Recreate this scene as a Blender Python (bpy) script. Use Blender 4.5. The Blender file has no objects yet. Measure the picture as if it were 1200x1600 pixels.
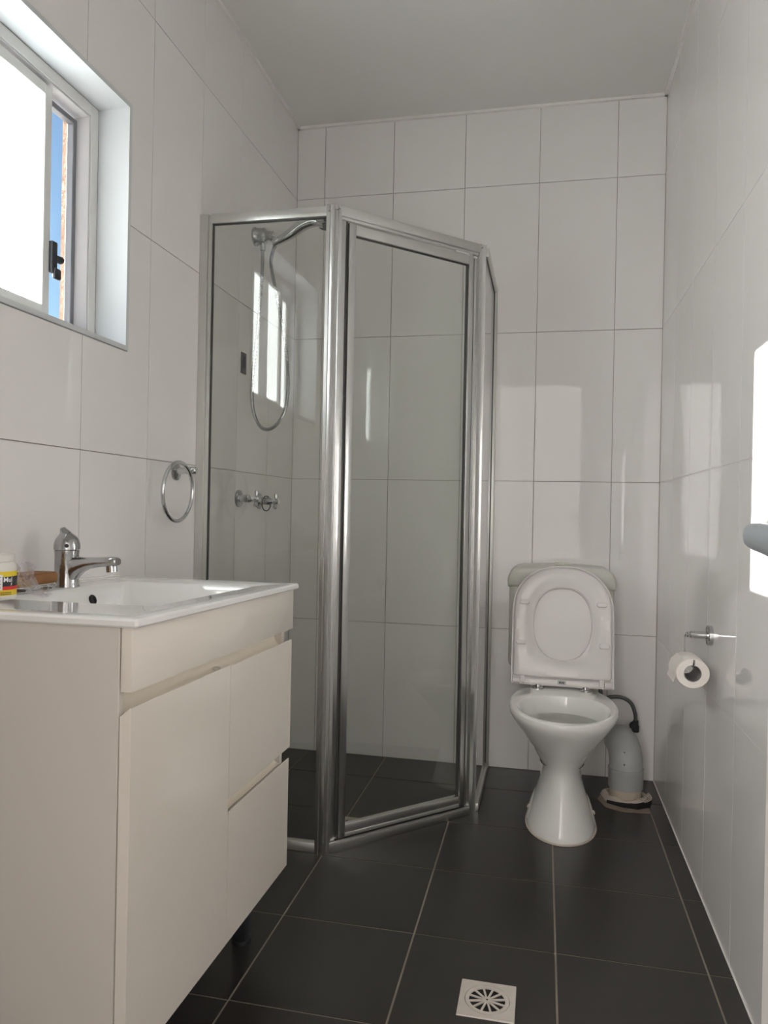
import bpy, bmesh, math, random
from mathutils import Vector, Matrix
random.seed(7)
C = bpy.context.scene
COL = C.collection

# ------------------------------------------------------------------ camera
f_px = 1161.4
yaw, pitch, roll = 0.2113, -0.0027, -0.0195
def rot_m(y, p, r):
    cy, sy = math.cos(y), math.sin(y); cp, sp = math.cos(p), math.sin(p); cr, sr = math.cos(r), math.sin(r)
    return Matrix(((cy, -sy, 0), (sy, cy, 0), (0, 0, 1))) @ Matrix(((1, 0, 0), (0, cp, -sp), (0, sp, cp))) @ Matrix(((cr, 0, sr), (0, 1, 0), (-sr, 0, cr)))
R = rot_m(yaw, pitch, roll)
cam = bpy.data.cameras.new('camera'); cam_o = bpy.data.objects.new('camera', cam); COL.objects.link(cam_o)
right, fwd, up = R.col[0], R.col[1], R.col[2]
m = Matrix.Identity(4)
for i in range(3):
    m[i][0] = right[i]; m[i][1] = up[i]; m[i][2] = -fwd[i]
m.translation = Vector((-0.44, -3.0528, 1.0362))
cam_o.matrix_world = m
cam.sensor_fit = 'HORIZONTAL'; cam.sensor_width = 36; cam.lens = f_px / 1200 * 36
cam.clip_start = 0.02
C.camera = cam_o

# ------------------------------------------------------------------ sky, sun, added fill lamps in the hall
world = bpy.data.worlds.new('sky'); C.world = world; world.use_nodes = True
wn = world.node_tree.nodes; wl = world.node_tree.links
sky = wn.new('ShaderNodeTexSky'); sky.sky_type = 'NISHITA'; sky.sun_disc = False
sky.sun_elevation = math.radians(21); sky.sun_rotation = math.radians(-92); sky.ozone_density = 3.0; sky.dust_density = 0.15; sky.air_density = 1.2
wl.new(sky.outputs[0], wn['Background'].inputs[0]); wn['Background'].inputs[1].default_value = 0.13
sun = bpy.data.lights.new('sun', 'SUN'); sun.energy = 34.0; sun.angle = math.radians(0.6); sun.color = (1.0, 0.945, 0.90)
sun_o = bpy.data.objects.new('sun', sun); COL.objects.link(sun_o)
sun_o.rotation_euler = Vector((1, 0.03, -0.375)).to_track_quat('-Z', 'Y').to_euler()
def area(name, loc, tgt, sx, sy, e, col):
    l = bpy.data.lights.new(name, 'AREA'); l.shape = 'RECTANGLE'; l.size = sx; l.size_y = sy; l.energy = e; l.color = col
    o = bpy.data.objects.new(name, l); COL.objects.link(o); o.location = loc
    o.rotation_euler = (Vector(tgt) - Vector(loc)).to_track_quat('-Z', 'Y').to_euler(); return o
area('hall_fill', (-0.55, -4.3, 1.25), (-0.55, -2.5, 1.3), 2.4, 2.2, 20, (1.0, 0.95, 0.91))  # unseen broad panel, added as soft fill from behind the camera
area('side_fill', (-1.55, -5.3, 1.6), (-0.25, -1.6, 1.35), 1.1, 2.0, 36, (1.0, 0.95, 0.91))  # no window here: unseen panel added to brighten the right wall
C.view_settings.view_transform = 'Standard'; C.view_settings.look = 'None'
C.view_settings.gamma = 1; C.view_settings.use_curve_mapping = False
C.view_settings.exposure = 0.66
C.cycles.max_bounces = 14; C.cycles.diffuse_bounces = 7; C.cycles.glossy_bounces = 8
C.cycles.transparent_max_bounces = 24; C.cycles.transmission_bounces = 8
C.cycles.blur_glossy = 0.0; C.cycles.sample_clamp_indirect = 10; C.cycles.use_denoising = True

# ------------------------------------------------------------------ materials
def mat(name, col, rough=0.5, metal=0.0, coat=0.0, bump=0.0, bscale=40, var=0.0, vscale=3, ior=1.5, trans=0, spec=0.5, sub=0):
    mt = bpy.data.materials.new(name); mt.use_nodes = True
    nt = mt.node_tree; b = nt.nodes['Principled BSDF']
    b.inputs['Base Color'].default_value = (*col, 1); b.inputs['Roughness'].default_value = rough
    b.inputs['Metallic'].default_value = metal; b.inputs['Coat Weight'].default_value = coat
    b.inputs['Coat Roughness'].default_value = 0.03; b.inputs['IOR'].default_value = ior
    b.inputs['Transmission Weight'].default_value = trans; b.inputs['Specular IOR Level'].default_value = spec
    if sub: b.inputs['Subsurface Weight'].default_value = sub; b.inputs['Subsurface Scale'].default_value = 0.01
    tc = nt.nodes.new('ShaderNodeTexCoord')
    if var:
        n = nt.nodes.new('ShaderNodeTexNoise'); n.inputs['Scale'].default_value = vscale; n.inputs['Detail'].default_value = 6
        nt.links.new(tc.outputs['Object'], n.inputs['Vector'])
        mx = nt.nodes.new('ShaderNodeMix'); mx.data_type = 'RGBA'
        mx.inputs[6].default_value = (*[c * (1 - var) for c in col], 1); mx.inputs[7].default_value = (*[min(1, c * (1 + var)) for c in col], 1)
        nt.links.new(n.outputs['Fac'], mx.inputs[0]); nt.links.new(mx.outputs[2], b.inputs['Base Color'])
    if bump:
        n = nt.nodes.new('ShaderNodeTexNoise'); n.inputs['Scale'].default_value = bscale; n.inputs['Detail'].default_value = 3
        nt.links.new(tc.outputs['Object'], n.inputs['Vector'])
        bp = nt.nodes.new('ShaderNodeBump'); bp.inputs['Strength'].default_value = 1; bp.inputs['Distance'].default_value = bump
        nt.links.new(n.outputs['Fac'], bp.inputs['Height']); nt.links.new(bp.outputs[0], b.inputs['Normal'])
        if coat: nt.links.new(bp.outputs[0], b.inputs['Coat Normal'])
    return mt
M = dict(
    tile=mat('white_glazed_tile', (0.79, 0.773, 0.765), 0.03, bump=0.0005, bscale=5, var=0.012, vscale=2),
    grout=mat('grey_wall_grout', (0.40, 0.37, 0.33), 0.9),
    grout_lit=mat('lit_wall_grout', (0.62, 0.60, 0.57), 0.8),  # right wall joints: grout paled for the grazing light they catch
    floor_tile=mat('charcoal_floor_tile', (0.026, 0.023, 0.0215), 0.30, bump=0.00015, bscale=220, var=0.22, vscale=6),
    floor_grout=mat('beige_floor_grout', (0.30, 0.255, 0.21), 0.95, var=0.3, vscale=9),
    ceiling=mat('white_ceiling_paint', (0.75, 0.745, 0.73), 0.8),
    trim=mat('white_sealant', (0.80, 0.79, 0.77), 0.5, var=0.08, vscale=30),
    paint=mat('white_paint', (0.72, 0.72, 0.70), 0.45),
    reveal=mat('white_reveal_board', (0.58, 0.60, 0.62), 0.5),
    alu_white=mat('white_powder_coat', (0.66, 0.66, 0.65), 0.35),
    alu_dark=mat('grey_window_track', (0.20, 0.21, 0.23), 0.4, metal=0.3),
    alu_track=mat('light_grey_window_track', (0.52, 0.52, 0.54), 0.4),
    rubber=mat('black_rubber', (0.015, 0.015, 0.016), 0.5),
    gasket=mat('dark_grey_gasket', (0.05, 0.05, 0.048), 0.5),
    render=mat('rough_brown_render', (0.30, 0.20, 0.145), 0.95, bump=0.006, bscale=60, var=0.35, vscale=40),
    pale_render=mat('pale_outside_render', (0.55, 0.53, 0.50), 0.9, bump=0.004, bscale=30),
    alu=mat('bright_anodised_aluminium', (0.66, 0.66, 0.65), 0.27, metal=1.0),
    alu_satin=mat('satin_aluminium', (0.62, 0.62, 0.60), 0.34, metal=0.85),
    chrome=mat('chrome', (0.62, 0.63, 0.64), 0.07, metal=1.0),
    chrome_worn=mat('worn_chrome', (0.46, 0.46, 0.47), 0.16, metal=1.0, bump=0.0004, bscale=120, var=0.25, vscale=60),
    porcelain=mat('white_porcelain', (0.80, 0.80, 0.775), 0.06, coat=0.3),
    seat=mat('white_seat_plastic', (0.74, 0.71, 0.70), 0.16),
    cistern=mat('ivory_cistern_plastic', (0.60, 0.60, 0.55), 0.22),
    cabinet=mat('gloss_white_cabinet', (0.78, 0.72, 0.66), 0.09, coat=0.2),
    carcass=mat('white_melamine', (0.66, 0.615, 0.57), 0.35),
    channel=mat('cream_finger_channel', (0.86, 0.80, 0.70), 0.35),
    ceramic=mat('white_basin_ceramic', (0.84, 0.84, 0.83), 0.05, coat=0.3),
    pvc=mat('grey_pvc', (0.40, 0.41, 0.41), 0.42, var=0.06, vscale=30),
    pvc_cream=mat('cream_pvc', (0.50, 0.44, 0.35), 0.5),
    silicone=mat('dirty_white_silicone', (0.55, 0.48, 0.42), 0.6, bump=0.002, bscale=60, var=0.15, vscale=40),
    card=mat('brown_card', (0.30, 0.24, 0.19), 0.9, var=0.2, vscale=20),
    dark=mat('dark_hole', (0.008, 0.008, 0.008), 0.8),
    hose=mat('braided_hose', (0.13, 0.14, 0.14), 0.35, metal=0.6),
    paper=mat('toilet_paper', (0.80, 0.75, 0.71), 0.95, bump=0.0008, bscale=150),
    core=mat('grey_card_core', (0.30, 0.29, 0.29), 0.8),
    drain=mat('pale_drain_plastic', (0.66, 0.60, 0.55), 0.45, var=0.08, vscale=60),
    shower_drain=mat('yellowed_drain_plastic', (0.55, 0.50, 0.42), 0.5, var=0.1, vscale=60),
    door=mat('white_door_paint', (0.80, 0.76, 0.73), 0.35),
    sponge=mat('brown_soap', (0.27, 0.12, 0.038), 0.7, bump=0.001, bscale=90, var=0.25, vscale=50),
    lever=mat('satin_grey_lever', (0.42, 0.46, 0.50), 0.28, metal=0.55),
    jar=mat('white_jar_plastic', (0.72, 0.70, 0.66), 0.35),
    lab_y=mat('yellow_label', (0.80, 0.60, 0.02), 0.4), lab_k=mat('black_label', (0.015, 0.02, 0.02), 0.4),
    lab_r=mat('red_label', (0.70, 0.02, 0.02), 0.4), lab_w=mat('white_label', (0.80, 0.78, 0.80), 0.4),
    water=mat('bowl_water', (0.05, 0.05, 0.045), 0.02),
    latch=mat('black_latch_plastic', (0.015, 0.017, 0.022), 0.55),
    concrete=mat('hall_floor', (0.35, 0.31, 0.27), 0.5),
)
def glass_mat(name, tint, refl=1.0, haze=0.0):
    mt = bpy.data.materials.new(name); mt.use_nodes = True; nt = mt.node_tree; nt.nodes.clear()
    out = nt.nodes.new('ShaderNodeOutputMaterial'); tr = nt.nodes.new('ShaderNodeBsdfTransparent'); gl = nt.nodes.new('ShaderNodeBsdfGlossy')
    tr.inputs[0].default_value = (*tint, 1); gl.inputs['Roughness'].default_value = 0.015
    fr = nt.nodes.new('ShaderNodeFresnel'); fr.inputs[0].default_value = 1.5
    # the slab is solid: one Fresnel value from the outside on either face
    g = nt.nodes.new('ShaderNodeNewGeometry'); ml = nt.nodes.new('ShaderNodeMath'); ml.operation = 'SUBTRACT'; ml.inputs[0].default_value = 1
    nt.links.new(g.outputs['Backfacing'], ml.inputs[1]); m2 = nt.nodes.new('ShaderNodeMath'); m2.operation = 'MULTIPLY'
    nt.links.new(fr.outputs[0], m2.inputs[0]); nt.links.new(ml.outputs[0], m2.inputs[1])
    m3 = nt.nodes.new('ShaderNodeMath'); m3.operation = 'MULTIPLY'; m3.inputs[1].default_value = refl; m3.use_clamp = True
    nt.links.new(m2.outputs[0], m3.inputs[0])
    mx = nt.nodes.new('ShaderNodeMixShader'); nt.links.new(m3.outputs[0], mx.inputs[0]); nt.links.new(tr.outputs[0], mx.inputs[1]); nt.links.new(gl.outputs[0], mx.inputs[2])
    last = mx
    if haze:
        df = nt.nodes.new('ShaderNodeBsdfTranslucent'); df.inputs[0].default_value = (*tint, 1)
        d2 = nt.nodes.new('ShaderNodeBsdfDiffuse'); d2.inputs[0].default_value = (*tint, 1)
        mh = nt.nodes.new('ShaderNodeMixShader'); mh.inputs[0].default_value = 0.15
        nt.links.new(df.outputs[0], mh.inputs[1]); nt.links.new(d2.outputs[0], mh.inputs[2])
        mz = nt.nodes.new('ShaderNodeMixShader'); mz.inputs[0].default_value = haze
        nt.links.new(mx.outputs[0], mz.inputs[1]); nt.links.new(mh.outputs[0], mz.inputs[2]); last = mz
    nt.links.new(last.outputs[0], out.inputs[0]); return mt
M['shower_glass'] = glass_mat('shower_glass', (0.945, 0.955, 0.94), 1.9)
M['clear_glass'] = glass_mat('clear_glass', (0.95, 0.97, 0.97), 1.6)
M['frosted'] = glass_mat('frosted_glass', (0.86, 0.94, 0.96), 1.2, haze=0.95)
M['bag'] = glass_mat('clear_plastic_bag', (0.93, 0.91, 0.94), 4.0, haze=0.10)

# ------------------------------------------------------------------ builders
def bm_new(): return bmesh.new()
def box(bm, x0, x1, y0, y1, z0, z1, bev=0.0, seg=2):
    r = bmesh.ops.create_cube(bm, size=1)
    vs = r['verts']
    for v in vs:
        v.co = Vector(((x0 + x1) / 2 + v.co.x * (x1 - x0), (y0 + y1) / 2 + v.co.y * (y1 - y0), (z0 + z1) / 2 + v.co.z * (z1 - z0)))
    if bev:
        es = list({e for v in vs for e in v.link_edges})
        bmesh.ops.bevel(bm, geom=es, offset=bev, segments=seg, profile=0.5, affect='EDGES')
def loft(bm, rings, cap0=True, cap1=True, closed=True):
    vr = [[bm.verts.new(p) for p in r] for r in rings]
    n = len(rings[0])
    for a, b in zip(vr[:-1], vr[1:]):
        for i in range(n if closed else n - 1):
            j = (i + 1) % n
            bm.faces.new((a[i], a[j], b[j], b[i]))
    if cap0: bm.faces.new(list(reversed(vr[0])))
    if cap1: bm.faces.new(vr[-1])
def frame_of(d):
    d = d.normalized(); a = Vector((0, 0, 1)) if abs(d.z) < 0.9 else Vector((1, 0, 0))
    u = d.cross(a).normalized(); return u, d.cross(u).normalized()
def tube(bm, pts, rad, n=12, closed=False, caps=True):
    pts = [Vector(p) for p in pts]; N = len(pts)
    rads = rad if isinstance(rad, (list, tuple)) else [rad] * N
    rings = []; u = None
    for i, p in enumerate(pts):
        if closed: d = pts[(i + 1) % N] - pts[i - 1]
        else: d = pts[min(i + 1, N - 1)] - pts[max(i - 1, 0)]
        d.normalize()
        if u is None: u, w = frame_of(d)
        else:
            u = (u - d * u.dot(d)).normalized()
        w = d.cross(u)
        rings.append([p + (u * math.cos(2 * math.pi * k / n) + w * math.sin(2 * math.pi * k / n)) * rads[i] for k in range(n)])
    if closed: rings.append(rings[0]); loft(bm, rings, False, False)
    else: loft(bm, rings, caps, caps)
    if closed: bmesh.ops.remove_doubles(bm, verts=bm.verts[:], dist=1e-6)
def lathe(bm, origin, axis, prof, n=28):
    origin = Vector(origin); axis = Vector(axis).normalized(); u, w = frame_of(axis)
    rings = [[origin + axis * h + (u * math.cos(2 * math.pi * k / n) + w * math.sin(2 * math.pi * k / n)) * max(r, 1e-5) for k in range(n)] for r, h in prof]
    loft(bm, rings, True, True)
def spline(pts, n=8):
    pts = [Vector(p) for p in pts]; out = []
    P = [pts[0] * 2 - pts[1]] + pts + [pts[-1] * 2 - pts[-2]]
    for i in range(1, len(P) - 2):
        for k in range(n):
            t = k / n; a, b, c, d = P[i - 1], P[i], P[i + 1], P[i + 2]
            out.append(0.5 * ((2 * b) + (c - a) * t + (2 * a - 5 * b + 4 * c - d) * t * t + (3 * b - a - 3 * c + d) * t ** 3))
    out.append(pts[-1]); return out
def finish(name, bm, mt, parent=None, smooth=True, loc=None, warp=None):
    """geometry is in world coordinates; its object sits at the parent's origin (or loc)"""
    bmesh.ops.recalc_face_normals(bm, faces=bm.faces[:])
    if warp:
        for v in bm.verts: v.co = warp(v.co)
    org = parent_origin(parent) if parent else Vector(loc or (0, 0, 0))
    base = Vector(loc) if loc else org
    for v in bm.verts: v.co -= base
    me = bpy.data.meshes.new(name); bm.to_mesh(me); bm.free()
    mats = mt if isinstance(mt, list) else [mt]
    for q in mats: me.materials.append(q)
    if smooth:
        for p in me.polygons: p.use_smooth = True
        me.set_sharp_from_angle(angle=math.radians(35))
    o = bpy.data.objects.new(name, me); COL.objects.link(o)
    if parent: o.parent = parent; o.location = base - org
    else: o.location = base
    ORG[o] = base
    return o
ORG = {}
def parent_origin(p): return ORG[p]
def tag(o, label=None, cat=None, group=None, kind=None):
    if label: o['label'] = label
    if cat: o['category'] = cat
    if group: o['group'] = group
    if kind: o['kind'] = kind
    return o
def thing(name, loc, label, cat, group=None):
    o = bpy.data.objects.new(name, None); COL.objects.link(o); o.location = loc; o.empty_display_size = 0.05
    ORG[o] = Vector(loc); return tag(o, label, cat, group)
def bxo(name, mt, parent, *a, **k):
    warp = k.pop('warp', None); bm = bm_new(); box(bm, *a, **k); return finish(name, bm, mt, parent, warp=warp)
def rrect(w, h, r, n=6, cx=0, cy=0):
    pts = []
    for sx, sy, a0 in ((1, 1, 0), (-1, 1, 90), (-1, -1, 180), (1, -1, 270)):
        for k in range(n + 1):
            a = math.radians(a0 + 90 * k / n); pts.append((cx + sx * (w / 2 - r) + r * math.cos(a), cy + sy * (h / 2 - r) + r * math.sin(a)))
    return pts

# ------------------------------------------------------------------ room shell
W = 1.505; H = 2.675; D = 3.0         # right wall x=0, left wall x=-W, back wall y=0, front wall y=-D
T = 0.008; R1 = 0.5636; G = 0.0024
rows = [(0.0, R1)] + [(R1 + 0.6 * i, R1 + 0.6 * (i + 1)) for i in range(3)] + [(R1 + 1.8, H)]
def struct(name, bm, mt, parent=None, smooth=False):
    o = finish(name, bm, mt, parent, smooth); o['kind'] = 'structure'; return o
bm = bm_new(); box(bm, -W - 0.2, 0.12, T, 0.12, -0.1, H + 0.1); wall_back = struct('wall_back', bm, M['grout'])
bm = bm_new(); box(bm, 0.0010, 0.12, -D - 0.12, T, -0.1, H + 0.1); wall_right = struct('wall_right', bm, M['grout_lit'])
WY0, WY1, WZ0, WZ1 = -2.105, -1.32, 1.447, 2.06      # window opening
XI = -W - T
bm = bm_new()
for (a, b, c, d) in ((-D - 0.12, WY0 - 0.012, -0.1, H + 0.1), (WY1 + 0.012, T, -0.1, H + 0.1), (WY0 - 0.012, WY1 + 0.012, -0.1, WZ0 - 0.012), (WY0 - 0.012, WY1 + 0.012, WZ1 + 0.012, H + 0.1)):
    box(bm, -W - 0.15, XI, a, b, c, d)
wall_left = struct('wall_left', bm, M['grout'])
bm = bm_new()
for (a, b, c, d) in ((-D - 0.5, WY0, -0.1, H + 0.3), (WY1 - 0.012, T + 0.3, -0.1, H + 0.3), (WY0, WY1, -0.1, WZ0 + 0.012), (WY0, WY1, WZ1 - 0.012, H + 0.3)):
    box(bm, -W - 0.182, -W - 0.15, a, b, c, d)
struct('wall_outside', bm, M['render'])
bm = bm_new()
for (a, b, c, d) in ((-W - 0.12, -0.88, -0.1, H + 0.1), (-0.03, 0.12, -0.1, H + 0.1), (-0.88, -0.03, 2.06, H + 0.1)):
    box(bm, a, b, -D - 0.12, -D, c, d)
struct('wall_front', bm, M['paint'])
bm = bm_new(); box(bm, -W - 0.12, 0.12, -D - 0.12, 0.12, H, H + 0.1); struct('ceiling', bm, M['ceiling'])

def tile_obj(parent, rects, axis, at, mesh_cache={}):
    """one glazed tile: rects are (a0,a1,z0,z1) on a wall; axis 'y' wall faces -y, 'x+' faces +x, 'x-' faces -x"""
    bm = bm_new(); tl = random.uniform(-0.00035, 0.00035)
    for (a0, a1, z0, z1) in rects:
        if axis == 'y': box(bm, a0, a1, at + tl * 0.5 - 0 + 0.0, at + T, z0, z1)
        elif axis == 'x+': box(bm, at - T, at + tl * 0.5, a0, a1, z0, z1)
        else: box(bm, at - tl * 0.5, at + T, a0, a1, z0, z1)
    o = finish('tile', bm, M['tile'], parent, smooth=False)
    return o
def sub_rect(r, hole):
    a0, a1, z0, z1 = r; h0, h1, k0, k1 = hole
    if a1 <= h0 or a0 >= h1 or z1 <= k0 or z0 >= k1: return [r]
    out = []
    if z0 < k0: out.append((a0, a1, z0, k0))
    if z1 > k1: out.append((a0, a1, k1, z1))
    m0, m1 = max(z0, k0), min(z1, k1)
    if a0 < h0: out.append((a0, h0, m0, m1))
    if a1 > h1: out.append((h1, a1, m0, m1))
    return out
def edges(first, pitch, end):
    e = [0.0, -first]
    while e[-1] - pitch > -end: e.append(e[-1] - pitch)
    e.append(-end); return e
eb = edges(0.1811, 0.3, W)
for i in range(len(eb) - 1):
    for z0, z1 in rows: tile_obj(wall_back, [(eb[i + 1] + G / 2, eb[i] - G / 2, z0 + G / 2, z1 - G / 2)], 'y', 0.0)
el = edges(0.2979, 0.3, D)
hole = (WY0 - 0.014, WY1 + 0.014, WZ0 - 0.014, WZ1 + 0.014)
for i in range(len(el) - 1):
    for z0, z1 in rows:
        rs = sub_rect((el[i + 1] + G / 2, el[i] - G / 2, z0 + G / 2, z1 - G / 2), hole)
        if rs: tile_obj(wall_left, rs, 'x+', -W)
er = edges(0.29, 0.305, D)
for i in range(len(er) - 1):
    for z0, z1 in rows: tile_obj(wall_right, [(er[i + 1] + G / 2, er[i] - G / 2, z0 + G / 2, z1 - G / 2)], 'x-', 0.0)

bm = bm_new(); box(bm, -W - 0.12, 0.12, -D - 0.12, 0.12, -0.1, -0.0015); floor = struct('floor', bm, M['floor_grout'])
fx = [0.0 - 0.0005, -0.0544] + [-0.0544 - 0.3376 * i for i in range(1, 5)] + [-W]
fx = [x for x in fx if x > -W] + [-W]; fy = [0.0]
y = -0.2413
while y > -D - 0.12: fy.append(y); y -= 0.3376
fy.append(-D - 0.12); FG = 0.0046
for i in range(len(fx) - 1):
    for j in range(len(fy) - 1):
        bm = bm_new(); box(bm, fx[i + 1] + FG / 2, fx[i] - FG / 2, fy[j + 1] + FG / 2, fy[j] - FG / 2, -0.006, random.uniform(-0.0002, 0.0002))
        finish('tile', bm, M['floor_tile'], floor, smooth=False)
# sealant strips at the ceiling line and the floor edge of the right wall
n = 0
def trim(bm, mt=None):
    global n; n += 1; return struct('trim_%d' % n, bm, mt or M['trim'])
bm = bm_new(); box(bm, -W, 0, -0.012, 0.0, H - 0.011, H); trim(bm)
bm = bm_new(); box(bm, -W, -W + 0.012, -D, 0.0, H - 0.011, H); trim(bm)
bm = bm_new(); box(bm, -0.012, 0, -D, 0.0, H - 0.011, H); trim(bm)
bm = bm_new(); box(bm, -0.003, 0.0, -D, 0.0, 0.0, 0.003); trim(bm)
bm = bm_new(); box(bm, -0.002, 0.0, -0.002, 0.0, 0.0, H); trim(bm, M['grout'])

# the hall behind the open doorway
bm = bm_new(); box(bm, -2.3, -2.2, -6.5, -D - 0.12, -0.1, H + 0.1); struct('wall_hall_left', bm, M['paint'])
bm = bm_new(); box(bm, 1.1, 1.2, -6.5, -D - 0.12, -0.1, H + 0.1); struct('wall_hall_right', bm, M['paint'])
bm = bm_new(); box(bm, -2.3, 1.2, -6.6, -6.5, -0.1, H + 0.1); struct('wall_hall_back', bm, M['paint'])
bm = bm_new(); box(bm, -2.2, -W - 0.15, -D - 0.12, -D - 0.02, -0.1, H + 0.1); box(bm, 0.12, 1.1, -D - 0.12, -D - 0.02, -0.1, H + 0.1); struct('wall_hall_front', bm, M['paint'])
bm = bm_new(); box(bm, -2.3, 1.2, -6.6, -D - 0.12, H, H + 0.1); struct('ceiling_hall', bm, M['ceiling'])
bm = bm_new(); box(bm, -2.3, 1.2, -6.6, -D - 0.12, -0.12, 0.0); struct('floor_hall', bm, M['concrete'])
# ------------------------------------------------------------------ window
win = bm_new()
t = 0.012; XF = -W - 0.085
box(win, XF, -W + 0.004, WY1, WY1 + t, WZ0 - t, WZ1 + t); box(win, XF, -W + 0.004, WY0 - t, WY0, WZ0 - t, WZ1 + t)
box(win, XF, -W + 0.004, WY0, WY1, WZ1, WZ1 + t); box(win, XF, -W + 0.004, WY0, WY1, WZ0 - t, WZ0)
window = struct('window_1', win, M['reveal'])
window['label'] = 'white painted window reveal high in the left wall'
def ring(bm, x0, x1, y0, y1, z0, z1, w, wb=None):
    wb = wb or w
    box(bm, x0, x1, y0, y0 + w, z0, z1, 0.0015, 1); box(bm, x0, x1, y1 - w, y1, z0, z1, 0.0015, 1)
    box(bm, x0, x1, y0 + w, y1 - w, z1 - w, z1, 0.0015, 1); box(bm, x0, x1, y0 + w, y1 - w, z0, z0 + wb, 0.0015, 1)
def wpart(name, bm, mt, parent=window):
    return finish(name, bm, mt, parent)
bm = bm_new(); ring(bm, XF - 0.07, XF, WY0, WY1, WZ0, WZ1, 0.030, 0.022)
frame = wpart('window_frame', bm, M['alu_white'])
bm = bm_new(); ring(bm, XF - 0.068, XF - 0.003, WY0 + 0.03, WY1 - 0.03, WZ0 + 0.022, WZ1 - 0.03, 0.004); wpart('sash_track', bm, M['alu_track'])
def sash(x0, x1, y0, y1, mt, glass, sw=0.026):
    z0, z1 = WZ0 + 0.03, WZ1 - 0.04
    bm = bm_new(); ring(bm, x0, x1, y0, y1, z0, z1, sw); s = wpart('sash', bm, mt)
    xm = (x0 + x1) / 2; bm = bm_new(); box(bm, xm - 0.002, xm + 0.002, y0 + sw - 0.004, y1 - sw + 0.004, z0 + sw - 0.004, z1 - sw + 0.004)
    pn = finish('pane', bm, [glass, M['clear_glass']], s, smooth=False)
    if glass is M['frosted']:                       # etched on the room side only
        for pl_ in pn.data.polygons: pl_.material_index = 0 if pl_.normal.x > 0.5 else 1
    return s
s_in = sash(XF - 0.028, XF - 0.008, -1.893, -1.494, M['alu_white'], M['frosted'])
s_out = sash(XF - 0.060, XF - 0.040, -1.58, -1.353, M['alu_dark'], M['clear_glass'], 0.014)
s_far = sash(XF - 0.060, XF - 0.040, -2.068, -1.865, M['alu_white'], M['frosted'])
bm = bm_new(); box(bm, XF - 0.012, XF + 0.002, -1.498, -1.478, 1.585, 1.66, 0.003); box(bm, XF - 0.004, XF + 0.006, -1.492, -1.468, 1.572, 1.598, 0.004)
lathe(bm, (XF - 0.004, -1.480, 1.622), (0.3, 1, 0), [(0.009, 0), (0.009, 0.016), (0.007, 0.02)], 14)
la = finish('latch', bm, M['latch'], s_in); la['label'] = 'black sliding latch with a round thumb knob'

# unseen pipe added outside to shade a band of frosted glass; the ground
bm = bm_new(); tube(bm, [(-2.05, -1.705, -2.5), (-2.05, -1.705, 3.6)], 0.048, 20)
for zz in (-1.5, 0.5, 2.8): tube(bm, [(-2.05, -1.705, zz), (-2.05, -1.705, zz + 0.06)], 0.053, 20)
tag(finish('shade_pipe', bm, M['pale_render'], loc=(-2.05, -1.705, -2.5)), kind='structure')
bm = bm_new(); box(bm, -40, -W - 0.2, -30, 30, -2.6, -2.5); tag(finish('ground', bm, M['pale_render']), kind='structure')

# ------------------------------------------------------------------ door and its lever (open, at the right)
A = Vector((-0.205, -2.2, 0)); Bh = Vector((-0.048, -2.985, 0)); dd = (Bh - A); L = dd.length; dd.normalize()
nn = Vector((-dd.y, dd.x, 0)); nn = nn if nn.x < 0 else -nn       # room side normal
def dpt(s, o, z): return A + dd * s + nn * o + Vector((0, 0, z))
def dbox(bm, s0, s1, o0, o1, z0, z1, bev=0.0):
    b2 = bm_new(); box(b2, s0, s1, o0, o1, z0, z1, bev)
    for v in b2.verts: v.co = dpt(v.co.x, v.co.y, v.co.z)
    me = bpy.data.meshes.new('t'); b2.to_mesh(me); b2.free(); bm.from_mesh(me); bpy.data.meshes.remove(me)
door_e = bpy.data.objects.new('door_1', None); COL.objects.link(door_e); door_e.location = Bh; ORG[door_e] = Bh.copy(); door_e['kind'] = 'structure'
door_e['label'] = 'white door standing open at the right edge'
bm = bm_new(); dbox(bm, 0, L, -0.036, 0, 0.012, 2.03, 0.002); finish('door_leaf', bm, M['door'], door_e)
for sgn in (1, -1):
    o0 = 0 if sgn > 0 else -0.036
    bm = bm_new(); lathe(bm, dpt(0.062, o0, 1.018), nn * sgn, [(0.026, 0), (0.026, 0.006), (0.022, 0.009), (0.0105, 0.010), (0.0105, 0.030), (0.012, 0.034)], 24)
    rose = finish('handle_rose', bm, M['chrome_worn'], door_e)
    bm = bm_new()
    secs = []
    for s, o, hw, hh in ((0.046, 0.036, 0.010, 0.010), (0.048, 0.038, 0.014, 0.013), (0.060, 0.038, 0.015, 0.0145), (0.080, 0.040, 0.010, 0.0155), (0.12, 0.046, 0.007, 0.015), (0.155, 0.046, 0.006, 0.013), (0.172, 0.040, 0.004, 0.009)):
        secs.append([dpt(s, o0 + sgn * (o + hw * math.cos(a)), 1.018 - (s - 0.046) * 0.12 + hh * math.copysign(abs(math.sin(a)) ** 0.7, math.sin(a))) for a in [2 * math.pi * k / 14 for k in range(14)]])
    loft(bm, secs); hd = finish('door_handle', bm, M['lever'], door_e); hd['label'] = 'grey metal lever handle'
for z in (0.25, 1.8):
    bm = bm_new(); tube(bm, [dpt(L + 0.004, -0.03, z), dpt(L + 0.004, -0.03, z + 0.1)], 0.006); finish('hinge', bm, M['chrome_worn'], door_e)

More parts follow.
